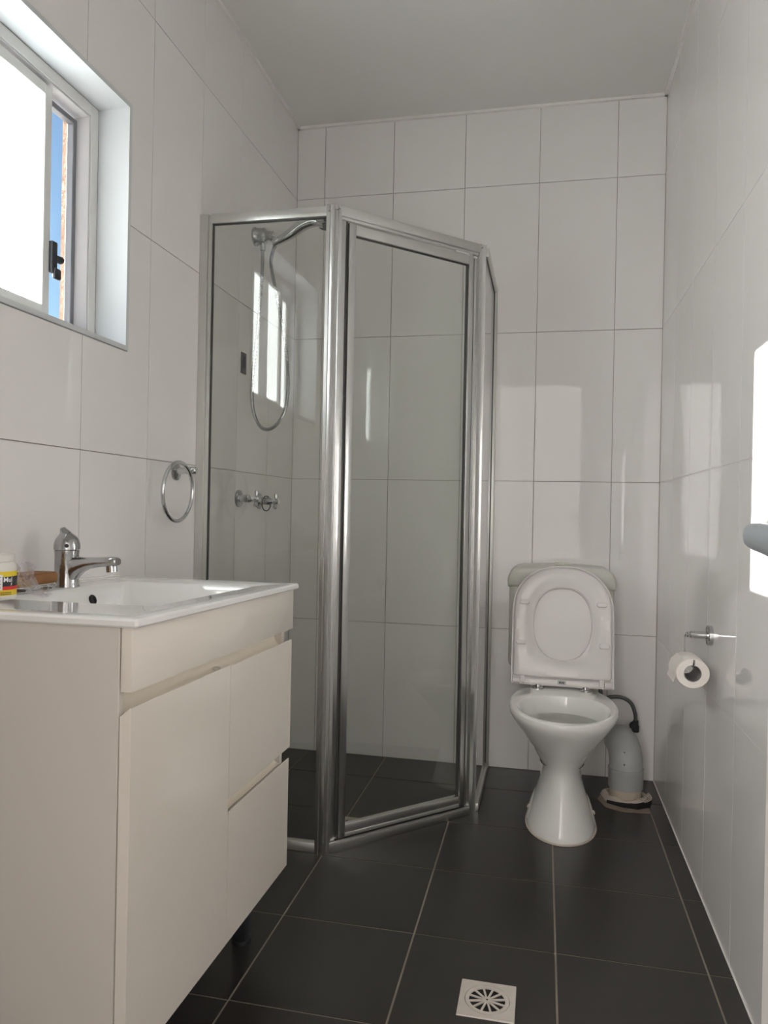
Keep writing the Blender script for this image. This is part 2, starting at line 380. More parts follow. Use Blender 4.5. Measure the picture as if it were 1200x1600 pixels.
# ------------------------------------------------------------------ shower enclosure
SH = 1.948
sh = thing('shower_enclosure', (-1.07, -0.5, 0), 'chrome framed clear glass shower enclosure with angled door standing in the back left corner', 'shower')
PA = Vector((-1.071, -0.905, 0)); PB = Vector((-0.662, -0.492, 0))
YA = -0.895; XB = -0.652
def post(P, d1, d2):
    """corner post: two flat cheeks at 135 degrees round a half-round nose"""
    bm = bm_new()
    d1 = Vector(d1).normalized(); d2 = Vector(d2).normalized()
    n1 = -(d1 + d2).normalized()
    prof = []
    w = 0.021; th = 0.011
    o1 = Vector((-d1.y, d1.x, 0)); o1 = o1 if o1.dot(n1) > 0 else -o1
    o2 = Vector((-d2.y, d2.x, 0)); o2 = o2 if o2.dot(n1) > 0 else -o2
    prof = [d1 * w - o1 * th, d1 * w + o1 * th, d1 * (w * .55) + o1 * th, d1 * (w * .45) + o1 * (th - .003), d1 * .003 + o1 * (th - .003), n1 * (th + .004),
            d2 * .003 + o2 * (th - .003), d2 * (w * .45) + o2 * (th - .003), d2 * (w * .55) + o2 * th, d2 * w + o2 * th, d2 * w - o2 * th, -n1 * (th * .6)]
    loft(bm, [[P + q + Vector((0, 0, z)) for q in prof] for z in (0.0, SH)])
    return finish('corner_post', bm, M['alu'], sh)
eD = (PB - PA).normalized()
post(PA, (-1, 0, 0), eD); post(PB, -eD, (0, 1, 0))
def screw(p, n, mt='alu_dark'):
    bm = bm_new(); lathe(bm, p, n, [(0.0025, 0), (0.0025, 0.0015), (0.001, 0.002)], 10); finish('screw', bm, M[mt], sh)
screw(PA + Vector((-0.012, -0.0105, SH - 0.022)), (0, -1, 0)); nD = Vector((eD.y, -eD.x, 0))
screw(PA + eD * 0.012 + nD * 0.0105 + Vector((0, 0, SH - 0.012)), nD); screw(PB - eD * 0.010 + nD * 0.0105 + Vector((0, 0, SH - 0.012)), nD)
# wall channels
bm = bm_new(); box(bm, -W, -W + 0.028, YA - 0.014, YA + 0.014, 0, SH - 0.002, 0.002); box(bm, -W + 0.028, -W + 0.040, YA - 0.010, YA + 0.010, 0, SH - 0.004, 0.002)
finish('wall_channel', bm, M['alu_satin'], sh)
bm = bm_new(); box(bm, XB - 0.014, XB + 0.014, -0.028, 0, 0, SH - 0.002, 0.002); box(bm, XB - 0.010, XB + 0.010, -0.040, -0.028, 0, SH - 0.004, 0.002)
finish('wall_channel', bm, M['alu_satin'], sh)
# rails of the fixed panels
def rail(name, x0, x1, y0, y1, z0, z1, mt='alu_satin'):
    bm = bm_new(); box(bm, x0, x1, y0, y1, z0, z1, 0.002); return finish(name, bm, M[mt], sh)
rail('top_rail', -W + 0.040, PA.x - 0.02, YA - 0.012, YA + 0.012, SH - 0.031, SH - 0.001)
rail('bottom_rail', -W + 0.040, PA.x - 0.02, YA - 0.012, YA + 0.012, 0.0, 0.028)
rail('top_rail', XB - 0.012, XB + 0.012, PB.y + 0.02, -0.040, SH - 0.031, SH - 0.001)
rail('bottom_rail', XB - 0.012, XB + 0.012, PB.y + 0.02, -0.040, 0.0, 0.028)
def gpane(name, bm): return finish(name, bm, M['shower_glass'], sh, smooth=False)
bm = bm_new(); box(bm, -W + 0.036, PA.x - 0.018, YA - 0.0025, YA + 0.0025, 0.024, SH - 0.028); gpane('glass_panel', bm)
bm = bm_new(); box(bm, XB - 0.0025, XB + 0.0025, PB.y + 0.018, -0.036, 0.024, SH - 0.028); gpane('glass_panel', bm)
# black glazing gasket lines
bm = bm_new()
box(bm, -W + 0.040, -W + 0.043, YA - 0.005, YA + 0.005, 0.028, SH - 0.031); box(bm, -W + 0.040, PA.x - 0.02, YA - 0.005, YA + 0.005, SH - 0.034, SH - 0.031)
box(bm, XB - 0.005, XB + 0.005, -0.043, -0.040, 0.028, SH - 0.031); box(bm, XB - 0.005, XB + 0.005, PB.y + 0.02, -0.043, SH - 0.034, SH - 0.031)
finish('gasket', bm, M['gasket'], sh)
# angled opening: local frame s along eD from PA, o outwards along nD
LD = (PB - PA).length
def sp(s, o, z): return PA + eD * s + nD * o + Vector((0, 0, z))
def sbox(bm, s0, s1, o0, o1, z0, z1, bev=0.0015):
    b2 = bm_new(); box(b2, s0, s1, o0, o1, z0, z1, bev, 2)
    for v in b2.verts: v.co = sp(v.co.x, v.co.y, v.co.z)
    me = bpy.data.meshes.new('t'); b2.to_mesh(me); b2.free(); bm.from_mesh(me); bpy.data.meshes.remove(me)
bm = bm_new(); sbox(bm, 0.018, LD - 0.018, -0.012, 0.012, SH - 0.030, SH - 0.001); sbox(bm, 0.018, LD - 0.018, -0.012, 0.004, SH - 0.038, SH - 0.030)
finish('door_header', bm, M['alu_satin'], sh)
bm = bm_new(); sbox(bm, 0.018, LD - 0.018, -0.014, 0.012, 0.0, 0.026); sbox(bm, 0.018, LD - 0.018, -0.012, -0.004, 0.026, 0.040)
finish('door_sill', bm, M['alu'], sh)
bm = bm_new(); sbox(bm, 0.018, LD - 0.018, 0.005, 0.013, 0.0255, 0.031); finish('sill_lip', bm, M['alu_satin'], sh)
bm = bm_new(); sbox(bm, 0.02, LD - 0.02, -0.004, 0.007, 0.024, 0.0275, 0.0005); finish('gasket', bm, M['gasket'], sh)
# door leaf
d0, d1 = 0.048, LD - 0.045
z0, z1 = 0.045, SH - 0.048
bm = bm_new(); sbox(bm, d0, d0 + 0.024, -0.011, 0.011, z0 - 0.008, z1 + 0.004); ds = finish('door_stile', bm, M['alu'], sh)
bm = bm_new(); sbox(bm, d1 - 0.020, d1, -0.011, 0.011, z0 - 0.008, z1 + 0.004); finish('door_stile', bm, M['alu'], sh)
bm = bm_new(); sbox(bm, d0 + 0.024, d1 - 0.020, -0.010, 0.010, z1 - 0.030, z1); finish('door_rail', bm, M['alu_satin'], sh)
bm = bm_new(); sbox(bm, d0 + 0.024, d1 - 0.020, -0.010, 0.010, z0, z0 + 0.030); finish('door_rail', bm, M['alu'], sh)
bm = bm_new(); sbox(bm, d0 + 0.024, d1 - 0.020, 0.0095, 0.012, z0 - 0.006, z0 + 0.004, 0.0005); finish('drip_strip', bm, M['alu_satin'], sh)
bm = bm_new(); sbox(bm, d0 + 0.020, d1 - 0.016, -0.0025, 0.0025, z0 + 0.026, z1 - 0.026, 0); g = gpane('door_glass', bm)
bm = bm_new(); sbox(bm, d0 + 0.024, d1 - 0.020, -0.004, 0.005, z1 - 0.033, z1 - 0.030, 0); sbox(bm, d1 - 0.023, d1 - 0.020, -0.004, 0.005, z0 + 0.03, z1 - 0.03, 0)
sbox(bm, 0.042, 0.047, -0.005, 0.002, 0.04, SH - 0.04, 0); sbox(bm, LD - 0.044, LD - 0.037, -0.006, 0.004, 0.04, SH - 0.04, 0)
finish('gasket', bm, M['gasket'], sh)
bm = bm_new(); sbox(bm, 0.020, 0.040, -0.006, 0.004, 0.030, SH - 0.040); finish('jamb_profile', bm, M['alu'], sh)
bm = bm_new(); sbox(bm, LD - 0.037, LD - 0.020, -0.006, 0.004, 0.030, SH - 0.040); finish('jamb_profile', bm, M['alu'], sh)
bm = bm_new(); sbox(bm, LD - 0.12, LD - 0.05, -0.002, 0.008, SH - 0.047, SH - 0.040); sbox(bm, LD - 0.070, LD - 0.030, 0.0, 0.011, SH - 0.052, SH - 0.046); p = finish('pivot_block', bm, M['alu_white'], sh)

# ------------------------------------------------------------------ shower fittings
t1 = thing('hand_shower', (-W, -0.464, 2.035), 'chrome hand shower on a wall bracket with looped flexible hose', 'shower head')
bm = bm_new(); lathe(bm, (-W, -0.464, 2.038), (1, 0, 0), [(0.033, 0), (0.034, 0.006), (0.030, 0.012), (0.029, 0.040), (0.024, 0.046), (0.018, 0.048), (0.017, 0.072), (0.012, 0.076)], 28)
tube(bm, [(-W + 0.033, -0.464, 2.02), (-W + 0.033, -0.464, 1.985)], 0.011); finish('wall_bracket', bm, M['chrome_worn'], t1)
bm = bm_new(); h0 = Vector((-1.425, -0.455, 2.015))
tube(bm, [h0 - Vector((0.012, 0, 0.004)), h0 + Vector((0.012, 0, 0.010))], 0.017, 16); finish('swivel', bm, M['chrome'], t1)
bm = bm_new()
pp = spline([h0 + Vector((0.004, 0, 0.002)), h0 + Vector((0.05, 0, 0.026)), h0 + Vector((0.105, 0, 0.060)), h0 + Vector((0.145, 0, 0.070)), h0 + Vector((0.185, 0, 0.062))], 6)
rr = [0.013 + 0.009 * math.sin(math.pi * min(1, i / (len(pp) - 1) * 1.15) * 0.75) for i in range(len(pp))]
tube(bm, pp, rr, 18); finish('handle', bm, M['chrome'], t1)
bm = bm_new(); ax = Vector((0.10, -0.10, -1)).normalized(); hc = h0 + Vector((0.190, 0.012, 0.080))
lathe(bm, hc, ax, [(0.010, -0.012), (0.034, -0.006), (0.043, 0.004), (0.045, 0.012), (0.044, 0.018), (0.036, 0.026), (0.030, 0.028)], 32); finish('spray_head', bm, M['chrome'], t1)
bm = bm_new(); lathe(bm, hc + ax * 0.028, ax, [(0.029, 0), (0.027, 0.003), (0.001, 0.004)], 24); finish('spray_plate', bm, M['hose'], t1)
hp = spline([(-W + 0.033, -0.464, 1.99), (-W + 0.034, -0.47, 1.90), (-W + 0.030, -0.485, 1.72), (-W + 0.018, -0.50, 1.52), (-W + 0.020, -0.50, 1.40), (-1.452, -0.495, 1.328), (-1.405, -0.485, 1.333), (-1.368, -0.475, 1.40), (-1.362, -0.47, 1.50), (-1.380, -0.46, 1.64), (-1.414, -0.455, 1.80), (-1.443, -0.452, 1.93), (-1.436, -0.455, 1.985), (-1.425, -0.455, 2.008)], 60)
rd = [0.0062 + (0.0012 if i % 4 < 2 else -0.0006) for i in range(len(hp))]
bm = bm_new(); tube(bm, hp, rd, 10); finish('hose', bm, M['chrome_worn'], t1)
# taps
def tap(yy, zz, label):
    t = thing('shower_tap', (-W, yy, zz), label, 'tap', None)
    bm = bm_new(); lathe(bm, (-W, yy, zz), (1, 0, 0), [(0.031, 0), (0.030, 0.006), (0.020, 0.010), (0.010, 0.012)], 28); finish('flange', bm, M['chrome_worn'], t)
    bm = bm_new(); lathe(bm, (-W + 0.01, yy, zz), (1, 0, 0), [(0.014, 0), (0.014, 0.035), (0.010, 0.042), (0.010, 0.062)], 20); finish('spindle', bm, M['chrome'], t)
    bm = bm_new(); xx = -W + 0.068
    for a in (8, 98):
        a = math.radians(a); d = Vector((0, math.sin(a), math.cos(a)))
        for s in (1, -1): tube(bm, [Vector((xx, yy, zz)) + d * s * q for q in (0.004, 0.012, 0.026, 0.030)], [0.005, 0.0055, 0.008, 0.006], 12)
    lathe(bm, (xx - 0.010, yy, zz), (1, 0, 0), [(0.011, 0), (0.012, 0.012), (0.010, 0.022), (0.003, 0.026)], 18); finish('cross_handle', bm, M['chrome'], t)
tap(-0.571, 1.067, 'chrome cross-handle shower tap nearer the glass, without a hair tie')
tap(-0.376, 1.061, 'chrome cross-handle shower tap nearer the corner, with a black hair tie on it')
ht = thing('hair_tie', (-1.470, -0.376, 1.03), 'thin black elastic hair tie hanging on the shower tap nearer the corner', 'hair tie')
bm = bm_new(); tube(bm, [(-1.474 + 0.012 * math.sin(a), -0.376 + 0.014 * math.sin(a), 1.052 + 0.028 * math.cos(a)) for a in [2 * math.pi * k / 28 for k in range(28)]], 0.0022, 8, closed=True)
finish('band', bm, M['rubber'], ht)
bm = bm_new(); box(bm, -W, -W + 0.005, -0.572, -0.530, 1.515, 1.590, 0.001); box(bm, -W + 0.005, -W + 0.010, -0.560, -0.548, 1.535, 1.575, 0.001)
tag(finish('adhesive_pad', bm, M['latch'], loc=(-W, -0.55, 1.515)), 'small black rectangular pad stuck on the shower wall beside the hose', 'hook')

# floor grates
def grate(cx, cy, size, mt, label, rot=0.0):
    t = thing('floor_drain', (cx, cy, 0.0), label, 'drain')
    hs = size / 2; N = 48; z = 0.0032
    bm = bm_new(); ro = hs * 0.80
    outer = []
    for k in range(N):
        a = 2 * math.pi * k / N + math.pi / 4; c, s = math.cos(a), math.sin(a); q = hs / max(abs(c), abs(s)); outer.append((c * q, s * q, c, s))
    loft(bm, [[(cx + o[0], cy + o[1], 0) for o in outer], [(cx + o[0] * .985, cy + o[1] * .985, z) for o in outer], [(cx + o[2] * ro, cy + o[3] * ro, z) for o in outer], [(cx + o[2] * ro, cy + o[3] * ro, 0) for o in outer]], False, False)
    finish('frame_plate', bm, mt, t)
    bm = bm_new(); r2 = ro * 0.975; r3 = ro * 0.80
    loft(bm, [[(cx + o[2] * r, cy + o[3] * r, zz) for o in outer] for r, zz in ((r2, 0.0004), (r2, z), (r3, z), (r3, 0.0004))], False, False)
    for k in range(6):
        a = rot + math.pi * k / 6; c, s = math.cos(a), math.sin(a); w = 0.0021 * size / 0.12
        for sg in (1, -1):
            vs = [(cx + sg * (c * 0.004) - s * w, cy + sg * (s * 0.004) + c * w), (cx + sg * c * (r3 + .001) - s * w, cy + sg * s * (r3 + .001) + c * w), (cx + sg * c * (r3 + .001) + s * w, cy + sg * s * (r3 + .001) - c * w), (cx + sg * (c * 0.004) + s * w, cy + sg * (s * 0.004) - c * w)]
            loft(bm, [[(x, y, 0.0006) for x, y in vs], [(x, y, z - 0.0003) for x, y in vs]])
    lathe(bm, (cx, cy, 0.0006), (0, 0, 1), [(0.0072, 0), (0.0072, z - .0009), (0.006, z - .0005)], 20)
    finish('grate', bm, mt, t)
    bm = bm_new(); lathe(bm, (cx, cy, 0.00035), (0, 0, 1), [(r3 + .001, 0), (r3 + .001, 0.0002)], 32); finish('drain_hole', bm, M['dark'], t)
    bm = bm_new(); lathe(bm, (cx, cy, z - .0006), (0, 0, 1), [(0.0022, 0), (0.0022, 0.0008)], 10); finish('screw', bm, M['dark'], t)
grate(-0.5365, -1.4655, 0.119, M['drain'], 'square white plastic floor drain with spoked round grate in the open floor', math.radians(15))
grate(-1.072, -0.692, 0.118, M['shower_drain'], 'yellowed square floor drain inside the shower', math.radians(15))

# ------------------------------------------------------------------ toilet
TX = -0.364
toi = thing('toilet', (TX, -0.40, 0), 'white porcelain toilet with raised seat, standing against the back wall', 'toilet')
def egg(cx, hw, yf, yb, z, n=56, pw=2.0, pb=2.6):
    """outline seen from above, flatter at the back; widest point 55 percent of the way back"""
    ym = yf + (yb - yf) * 0.50; pts = []
    for k in range(n):
        a = 2 * math.pi * k / n; c, s = math.cos(a), math.sin(a)
        p = pw if s < 0 else pb
        x = hw * math.copysign(abs(c) ** (2 / p), c)
        yy = (ym - yf) * math.copysign(abs(s) ** (2 / p), s) if s < 0 else (yb - ym) * abs(s) ** (2 / p)
        pts.append(Vector((cx + x, ym + yy, z)))
    return pts
S = [(0.000, .110, -.668, -.33), (0.012, .111, -.670, -.33), (0.022, .108, -.667, -.33), (0.05, .099, -.660, -.32), (0.09, .086, -.650, -.31), (0.13, .073, -.640, -.30), (0.165, .065, -.632, -.30), (0.195, .064, -.630, -.30),
     (0.225, .074, -.638, -.29), (0.26, .097, -.662, -.28), (0.30, .127, -.698, -.265), (0.335, .150, -.730, -.25), (0.36, .166, -.752, -.245), (0.378, .175, -.764, -.243), (0.39, .1775, -.767, -.242), (0.397, .175, -.765, -.243), (0.401, .169, -.759, -.248)]
I = [(0.4005, .150, -.738, -.372), (0.396, .146, -.732, -.380), (0.385, .143, -.728, -.384), (0.340, .138, -.720, -.388), (0.337, .137, -.718, -.375), (0.336, .133, -.714, -.305), (0.30, .120, -.690, -.300), (0.285, .108, -.675, -.34), (0.26, .092, -.65, -.40), (0.22, .070, -.62, -.42), (0.19, .050, -.58, -.44), (0.15, .040, -.56, -.46)]
bm = bm_new(); loft(bm, [egg(TX, hw, yf, yb, z) for z, hw, yf, yb in S] + [egg(TX, hw, yf, yb, z, pb=2.1) for z, hw, yf, yb in I], True, True)
bowl = finish('bowl', bm, M['porcelain'], toi)
bm = bm_new(); loft(bm, [egg(TX, 0.072, -.61, -.425, 0.2155, pb=2.0), egg(TX, 0.072, -.61, -.425, 0.218, pb=2.0)]); finish('water', bm, M['water'], toi)
# outlet spigot at the back and the foot's side rims
bm = bm_new(); tube(bm, [(TX, -0.36, 0.19), (TX + 0.02, -0.27, 0.185), (TX + 0.07, -0.19, 0.190)], [0.055, 0.050, 0.048], 20); finish('outlet', bm, M['porcelain'], toi)
bm = bm_new(); loft(bm, [egg(TX, hw, yf, yb, z, pb=2.2) for z, hw, yf, yb in ((0.0, .113, -.625, -.34), (0.018, .1135, -.625, -.34), (0.028, .110, -.62, -.34), (0.05, .104, -.60, -.34), (0.075, .094, -.57, -.34), (0.10, .080, -.54, -.34), (0.12, .066, -.52, -.34), (0.135, .050, -.50, -.35))])
finish('foot_flange', bm, M['porcelain'], toi)
for s in (1, -1):
    bm = bm_new(); lathe(bm, (TX + s * 0.105, -0.49, 0.045), (s, 0, 0.55), [(0.008, 0), (0.007, 0.004), (0.001, 0.006)], 12); finish('fixing_cap', bm, M['silicone'], toi)
bm = bm_new(); pts = egg(TX, .113, -.672, -.328, 0.002); tube(bm, pts, 0.0035, 8, closed=True); finish('floor_sealant', bm, M['silicone'], toi)
# flush pipe between cistern and bowl
bm = bm_new(); tube(bm, spline([(TX, -0.09, 0.438), (TX, -0.10, 0.40), (TX, -0.14, 0.345), (TX, -0.25, 0.335)], 6), 0.022, 16); finish('flush_pipe', bm, M['pvc'], toi)
# cistern
cis = thing('cistern', (TX, -0.09, 0.44), 'ivory plastic toilet cistern on the back wall behind the raised seat', 'cistern')
def xz_prism(bm, outline, y0, y1, soft=0.012, n=4):
    cxm = sum(p[0] for p in outline) / len(outline); czm = sum(p[1] for p in outline) / len(outline)
    hw = max(p[0] for p in outline) - cxm; hh = max(p[1] for p in outline) - czm
    rings = [[(x, y0, z) for x, z in outline]]
    for k in range(n + 1):
        a = math.pi / 2 * k / n; ins = soft * (1 - math.cos(a)); yy = y1 + soft - soft * math.sin(a)
        fx_, fz_ = (hw - ins) / hw, (hh - ins) / hh
        rings.append([(cxm + (x - cxm) * fx_, yy, czm + (z - czm) * fz_) for x, z in outline])
    loft(bm, rings)
bm = bm_new(); xz_prism(bm, rrect(0.386, 0.345, 0.03, 6, TX - 0.005, 0.6125), -0.0005, -0.172, 0.02); finish('tank', bm, M['cistern'], cis)
def lid_outline(w, z0, z1, rt, cx):
    o = []
    for k in range(13):
        a = math.pi / 2 * k / 12; o.append((cx + w / 2 - rt * 1.0 + rt * math.cos(a), z1 - rt + rt * math.sin(a) + 0.0))
    for k in range(1, 10):
        f = k / 10; o.append((cx + (w / 2 - rt) * (1 - 2 * f), z1 + 0.006 * math.sin(math.pi * f)))
    for k in range(13):
        a = math.pi / 2 + math.pi / 2 * k / 12; o.append((cx - w / 2 + rt + rt * math.cos(a), z1 - rt + rt * math.sin(a)))
    o += [(cx - w / 2 + 0.002, z0), (cx + w / 2 - 0.002, z0)]
    return o
bm = bm_new(); xz_prism(bm, lid_outline(0.400, 0.752, 0.832, 0.056, TX - 0.005), -0.0005, -0.184, 0.016); finish('cistern_lid', bm, M['cistern'], cis)
bm = bm_new(); box(bm, TX - 0.03, TX + 0.03, -0.11, -0.07, 0.838, 0.844, 0.002); finish('flush_button', bm, M['cistern'], cis)
# raised lid and seat ring: local (x, h, d): h up along the leaning plane, d towards the room
HZ = 0.412; HY = -0.296; lean = 0.19
hv = Vector((0, math.sin(lean), math.cos(lean))); dv = Vector((0, -math.cos(lean), math.sin(lean)))
def sq(x, h, d): return Vector((TX + x, HY, HZ)) + hv * h + dv * d
def dshape(hw, h0, hs, h1, n=40, r=0.012):
    o = [(-hw, h0 + r)] if False else []
    for k in range(5):
        a = math.pi + math.pi / 2 * k / 4; o.append((-hw + r + r * math.cos(a), h0 + r + r * math.sin(a)))
    for k in range(5):
        a = -math.pi / 2 + math.pi / 2 * k / 4; o.append((hw - r + r * math.cos(a), h0 + r + r * math.sin(a)))
    for k in range(n + 1):
        a = math.pi * k / n; p = 2.25; c, s = math.cos(a), math.sin(a)
        o.append((hw * math.copysign(abs(c) ** (2 / p), c), hs + (h1 - hs) * abs(s) ** (2 / p)))
    return o
def scale_o(o, ins, cx=0, cz=0.21):
    hw = max(p[0] for p in o); hh = (max(p[1] for p in o) - min(p[1] for p in o)) / 2; cz = (max(p[1] for p in o) + min(p[1] for p in o)) / 2
    return [(p[0] * (hw - ins) / hw, cz + (p[1] - cz) * (hh - ins) / hh) for p in o]
lidO = dshape(0.1815, 0.0, 0.262, 0.436, r=0.006)
bm = bm_new()
loft(bm, [[sq(x, h, d) for x, h in scale_o(lidO, i)] for i, d in ((0.010, -0.016), (0.003, -0.013), (0, -0.006), (0, 0.009), (0.0015, 0.0112), (0.0040, 0.0112), (0.0052, 0.010), (0.0056, 0.0), (0.012, -0.001))])
seat_lid = finish('seat_lid', bm, M['seat'], toi)
bm = bm_new()
so = dshape(0.1724, 0.030, 0.262, 0.4265, n=62, r=0.004)
def resample(o, n):
    P = [Vector((a, b)) for a, b in o]; seg = [(P[(i + 1) % len(P)] - P[i]).length for i in range(len(P))]; tot = sum(seg); out = []; i = 0; acc = 0
    for k in range(n):
        d = tot * k / n
        while acc + seg[i] < d: acc += seg[i]; i += 1
        q = P[i].lerp(P[(i + 1) % len(P)], (d - acc) / seg[i] if seg[i] else 0); out.append((q.x, q.y))
    return out
so = resample(so, 110)
ch = 0.222; inner = []
for (x, h) in so:
    a = math.atan2((h - ch) / 0.19, x / 0.1735); p = 2.3; c, s = math.cos(a), math.sin(a)
    inner.append((0.104 * math.copysign(abs(c) ** (2 / p), c), ch + 0.131 * math.copysign(abs(s) ** (2 / p), s)))
rg = []
for tt, d in ((0.0, 0.004), (0.0, 0.012), (0.02, 0.0155), (0.10, 0.0185), (0.35, 0.0165), (0.65, 0.0175), (0.85, 0.022), (0.94, 0.0235), (1.0, 0.020), (1.02, 0.014), (1.02, 0.004)):
    rg.append([sq(a[0] + (b[0] - a[0]) * tt, a[1] + (b[1] - a[1]) * tt, d) for a, b in zip(so, inner)])
loft(bm, rg, False, False); finish('seat_ring', bm, M['seat'], toi)
bm = bm_new()
for x0, x1 in ((-0.1735, -0.148), (-0.128, 0.128), (0.148, 0.1735)):
    rr_ = [[sq(x, 0.013 + 0.011 * math.sin(a), 0.010 + 0.008 * math.cos(a)) for a in [2 * math.pi * k / 12 for k in range(12)]] for x in (x0, x1)]
    loft(bm, rr_)
finish('hinge_bar', bm, M['seat'], toi)
for x0, x1 in ((-0.145, -0.131), (0.131, 0.145)):
    bm = bm_new()
    loft(bm, [[sq(x, 0.020 + 0.018 * math.sin(a), 0.009 + 0.0075 * math.cos(a)) for a in [2 * math.pi * k / 12 for k in range(12)]] for x in (x0, x1)])
    finish('hinge_lug', bm, M['seat'], toi)
for x, h in ((-0.138, 0.297), (0.138, 0.297), (-0.146, 0.150), (0.146, 0.150)):
    bm = bm_new(); o = rrect(0.036, 0.017, 0.0080, 5); loft(bm, [[sq(x + a * q, h + b * q, d) for a, b in o] for q, d in ((1, 0.012), (1, 0.028), (0.93, 0.032), (0.7, 0.033))]); finish('bumper', bm, M['seat'], toi)
bm = bm_new(); o = rrect(0.030, 0.014, 0.001, 2); loft(bm, [[sq(a, 0.014 + b, d) for a, b in o] for d in (0.017, 0.0196)]); pl = finish('maker_plate', bm, M['pvc'], toi); pl['label'] = 'small grey plate with dark print'
bm = bm_new(); 
for a, w_ in ((-0.006, 0.005), (0.001, 0.004), (0.007, 0.004)):
    o = rrect(w_, 0.007, 0.001, 2); loft(bm, [[sq(a + p[0], 0.014 + p[1], d) for p in o] for d in (0.0194, 0.0199)])
finish('plate_print', bm, M['rubber'], pl)
for s in (-1, 1):
    bm = bm_new(); lathe(bm, (TX + s * 0.083, HY - 0.004, 0.399), (0, 0, 1), [(0.021, 0), (0.021, 0.006), (0.018, 0.009), (0.012, 0.010), (0.011, 0.018), (0.004, 0.019)], 24); finish('hinge_foot', bm, M['chrome'], toi)
bm = bm_new()
# soil pipe
pan = thing('soil_pipe', (-0.127, -0.215, 0), 'grey plastic soil pipe elbow on a cream pipe stub behind the toilet', 'pipe')
PX, PY = -0.128, -0.215
bm = bm_new(); lathe(bm, (PX, PY, 0.0), (0, 0, 1), [(0.056, 0), (0.056, 0.058)], 32); finish('pipe_stub', bm, M['pvc_cream'], pan)
bm = bm_new(); lathe(bm, (PX, PY, 0.045), (0, 0, 1), [(0.0605, 0), (0.0615, 0.002), (0.0615, 0.062), (0.0625, 0.064), (0.0625, 0.070), (0.058, 0.071)], 36); finish('collar', bm, M['pvc'], pan)
bm = bm_new(); eu = Vector((-0.22, 0.975, 0)); ep = [Vector((PX, PY, 0.10)), Vector((PX, PY, 0.128))] + [Vector((PX, PY, 0.128)) + eu * 0.064 * (1 - math.cos(a)) + Vector((0, 0, 0.064 * math.sin(a))) for a in [math.radians(9 * k) for k in range(1, 11)]] + [Vector((PX, PY, 0.192)) + eu * 0.085]
tube(bm, ep, [0.0585] * (len(ep) - 3) + [0.0575, 0.0565, 0.056], 28); finish('elbow', bm, M['pvc'], pan)
bm = bm_new(); lathe(bm, (PX - 0.012, PY - 0.056, 0.185), (0, -1, 0.3), [(0.003, 0), (0.003, 0.003)], 8); finish('mould_mark', bm, M['hose'], pan); bm = bm_new(); lathe(bm, (PX - 0.012, PY - 0.058, 0.142), (0, -1, 0.0), [(0.0035, 0), (0.003, 0.003)], 8); finish('mould_mark', bm, M['hose'], pan)
bm = bm_new(); N = 40; rings = []
for rr0, zz in ((0.058, 0.000), (0.060, 0.016), (0.066, 0.019), (0.077, 0.012), (0.084, 0.001)):
    rings.append([(PX + (rr0 + 0.004 * math.sin(3 * a) + 0.003 * math.sin(7 * a + 1)) * math.cos(a), PY + (rr0 + 0.004 * math.sin(3 * a)) * math.sin(a), zz + 0.003 * math.sin(5 * a) * (zz > 0.005)) for a in [2 * math.pi * k / N for k in range(N)]])
loft(bm, rings, False, False); finish('silicone_collar', bm, M['silicone'], pan)
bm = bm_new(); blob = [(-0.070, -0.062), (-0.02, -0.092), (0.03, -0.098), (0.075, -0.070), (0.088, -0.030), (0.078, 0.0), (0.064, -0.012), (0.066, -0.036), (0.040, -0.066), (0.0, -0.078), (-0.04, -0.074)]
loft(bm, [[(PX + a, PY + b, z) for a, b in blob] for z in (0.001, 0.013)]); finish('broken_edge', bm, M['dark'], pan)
bm = bm_new()
for q in range(9):
    a = -0.9 + q * 0.13; r0 = 0.072; p = Vector((PX + r0 * math.cos(a), PY + r0 * math.sin(a), 0.016)); tube(bm, [p, p + Vector((0.012 * math.cos(a * 3), 0.006, 0.007)), p + Vector((0.018, -0.008, 0.001))], 0.0018, 6)
finish('sealant_crumbs', bm, M['silicone'], pan); 
bm = bm_new(); cardp = [(-0.228, -0.245), (-0.205, -0.315), (-0.15, -0.345), (-0.058, -0.335), (-0.057, -0.29), (-0.075, -0.16), (-0.20, -0.16)]
loft(bm, [[(a, b, z) for a, b in cardp] for z in (0.0003, 0.0016)])
tag(finish('card_sheet', bm, M['card'], loc=(-0.14, -0.25, 0.0)), 'torn brown card sheet on the floor under the soil pipe', 'card')
# water hose and stop valve
wh = thing('water_hose', (-0.075, -0.05, 0.19), 'dark braided water hose with a stop valve on the back wall beside the cistern', 'hose')
bm = bm_new(); tube(bm, spline([(TX + 0.14, -0.09, 0.43), (-0.205, -0.085, 0.330), (-0.175, -0.08, 0.336), (-0.135, -0.078, 0.337), (-0.100, -0.074, 0.318), (-0.083, -0.070, 0.28), (-0.079, -0.066, 0.245)], 8), 0.0075, 12); finish('hose', bm, M['hose'], wh)
bm = bm_new(); lathe(bm, (-0.079, -0.065, 0.205), (0, 0, 1), [(0.013, 0), (0.014, 0.004), (0.014, 0.022), (0.011, 0.026), (0.010, 0.045)], 8); tube(bm, [(-0.079, -0.065, 0.212), (-0.079, -0.004, 0.212)], 0.010); lathe(bm, (-0.079, -0.001, 0.212), (0, -1, 0), [(0.016, 0), (0.015, 0.006), (0.012, 0.010)], 24); finish('stop_valve', bm, M['latch'], wh)

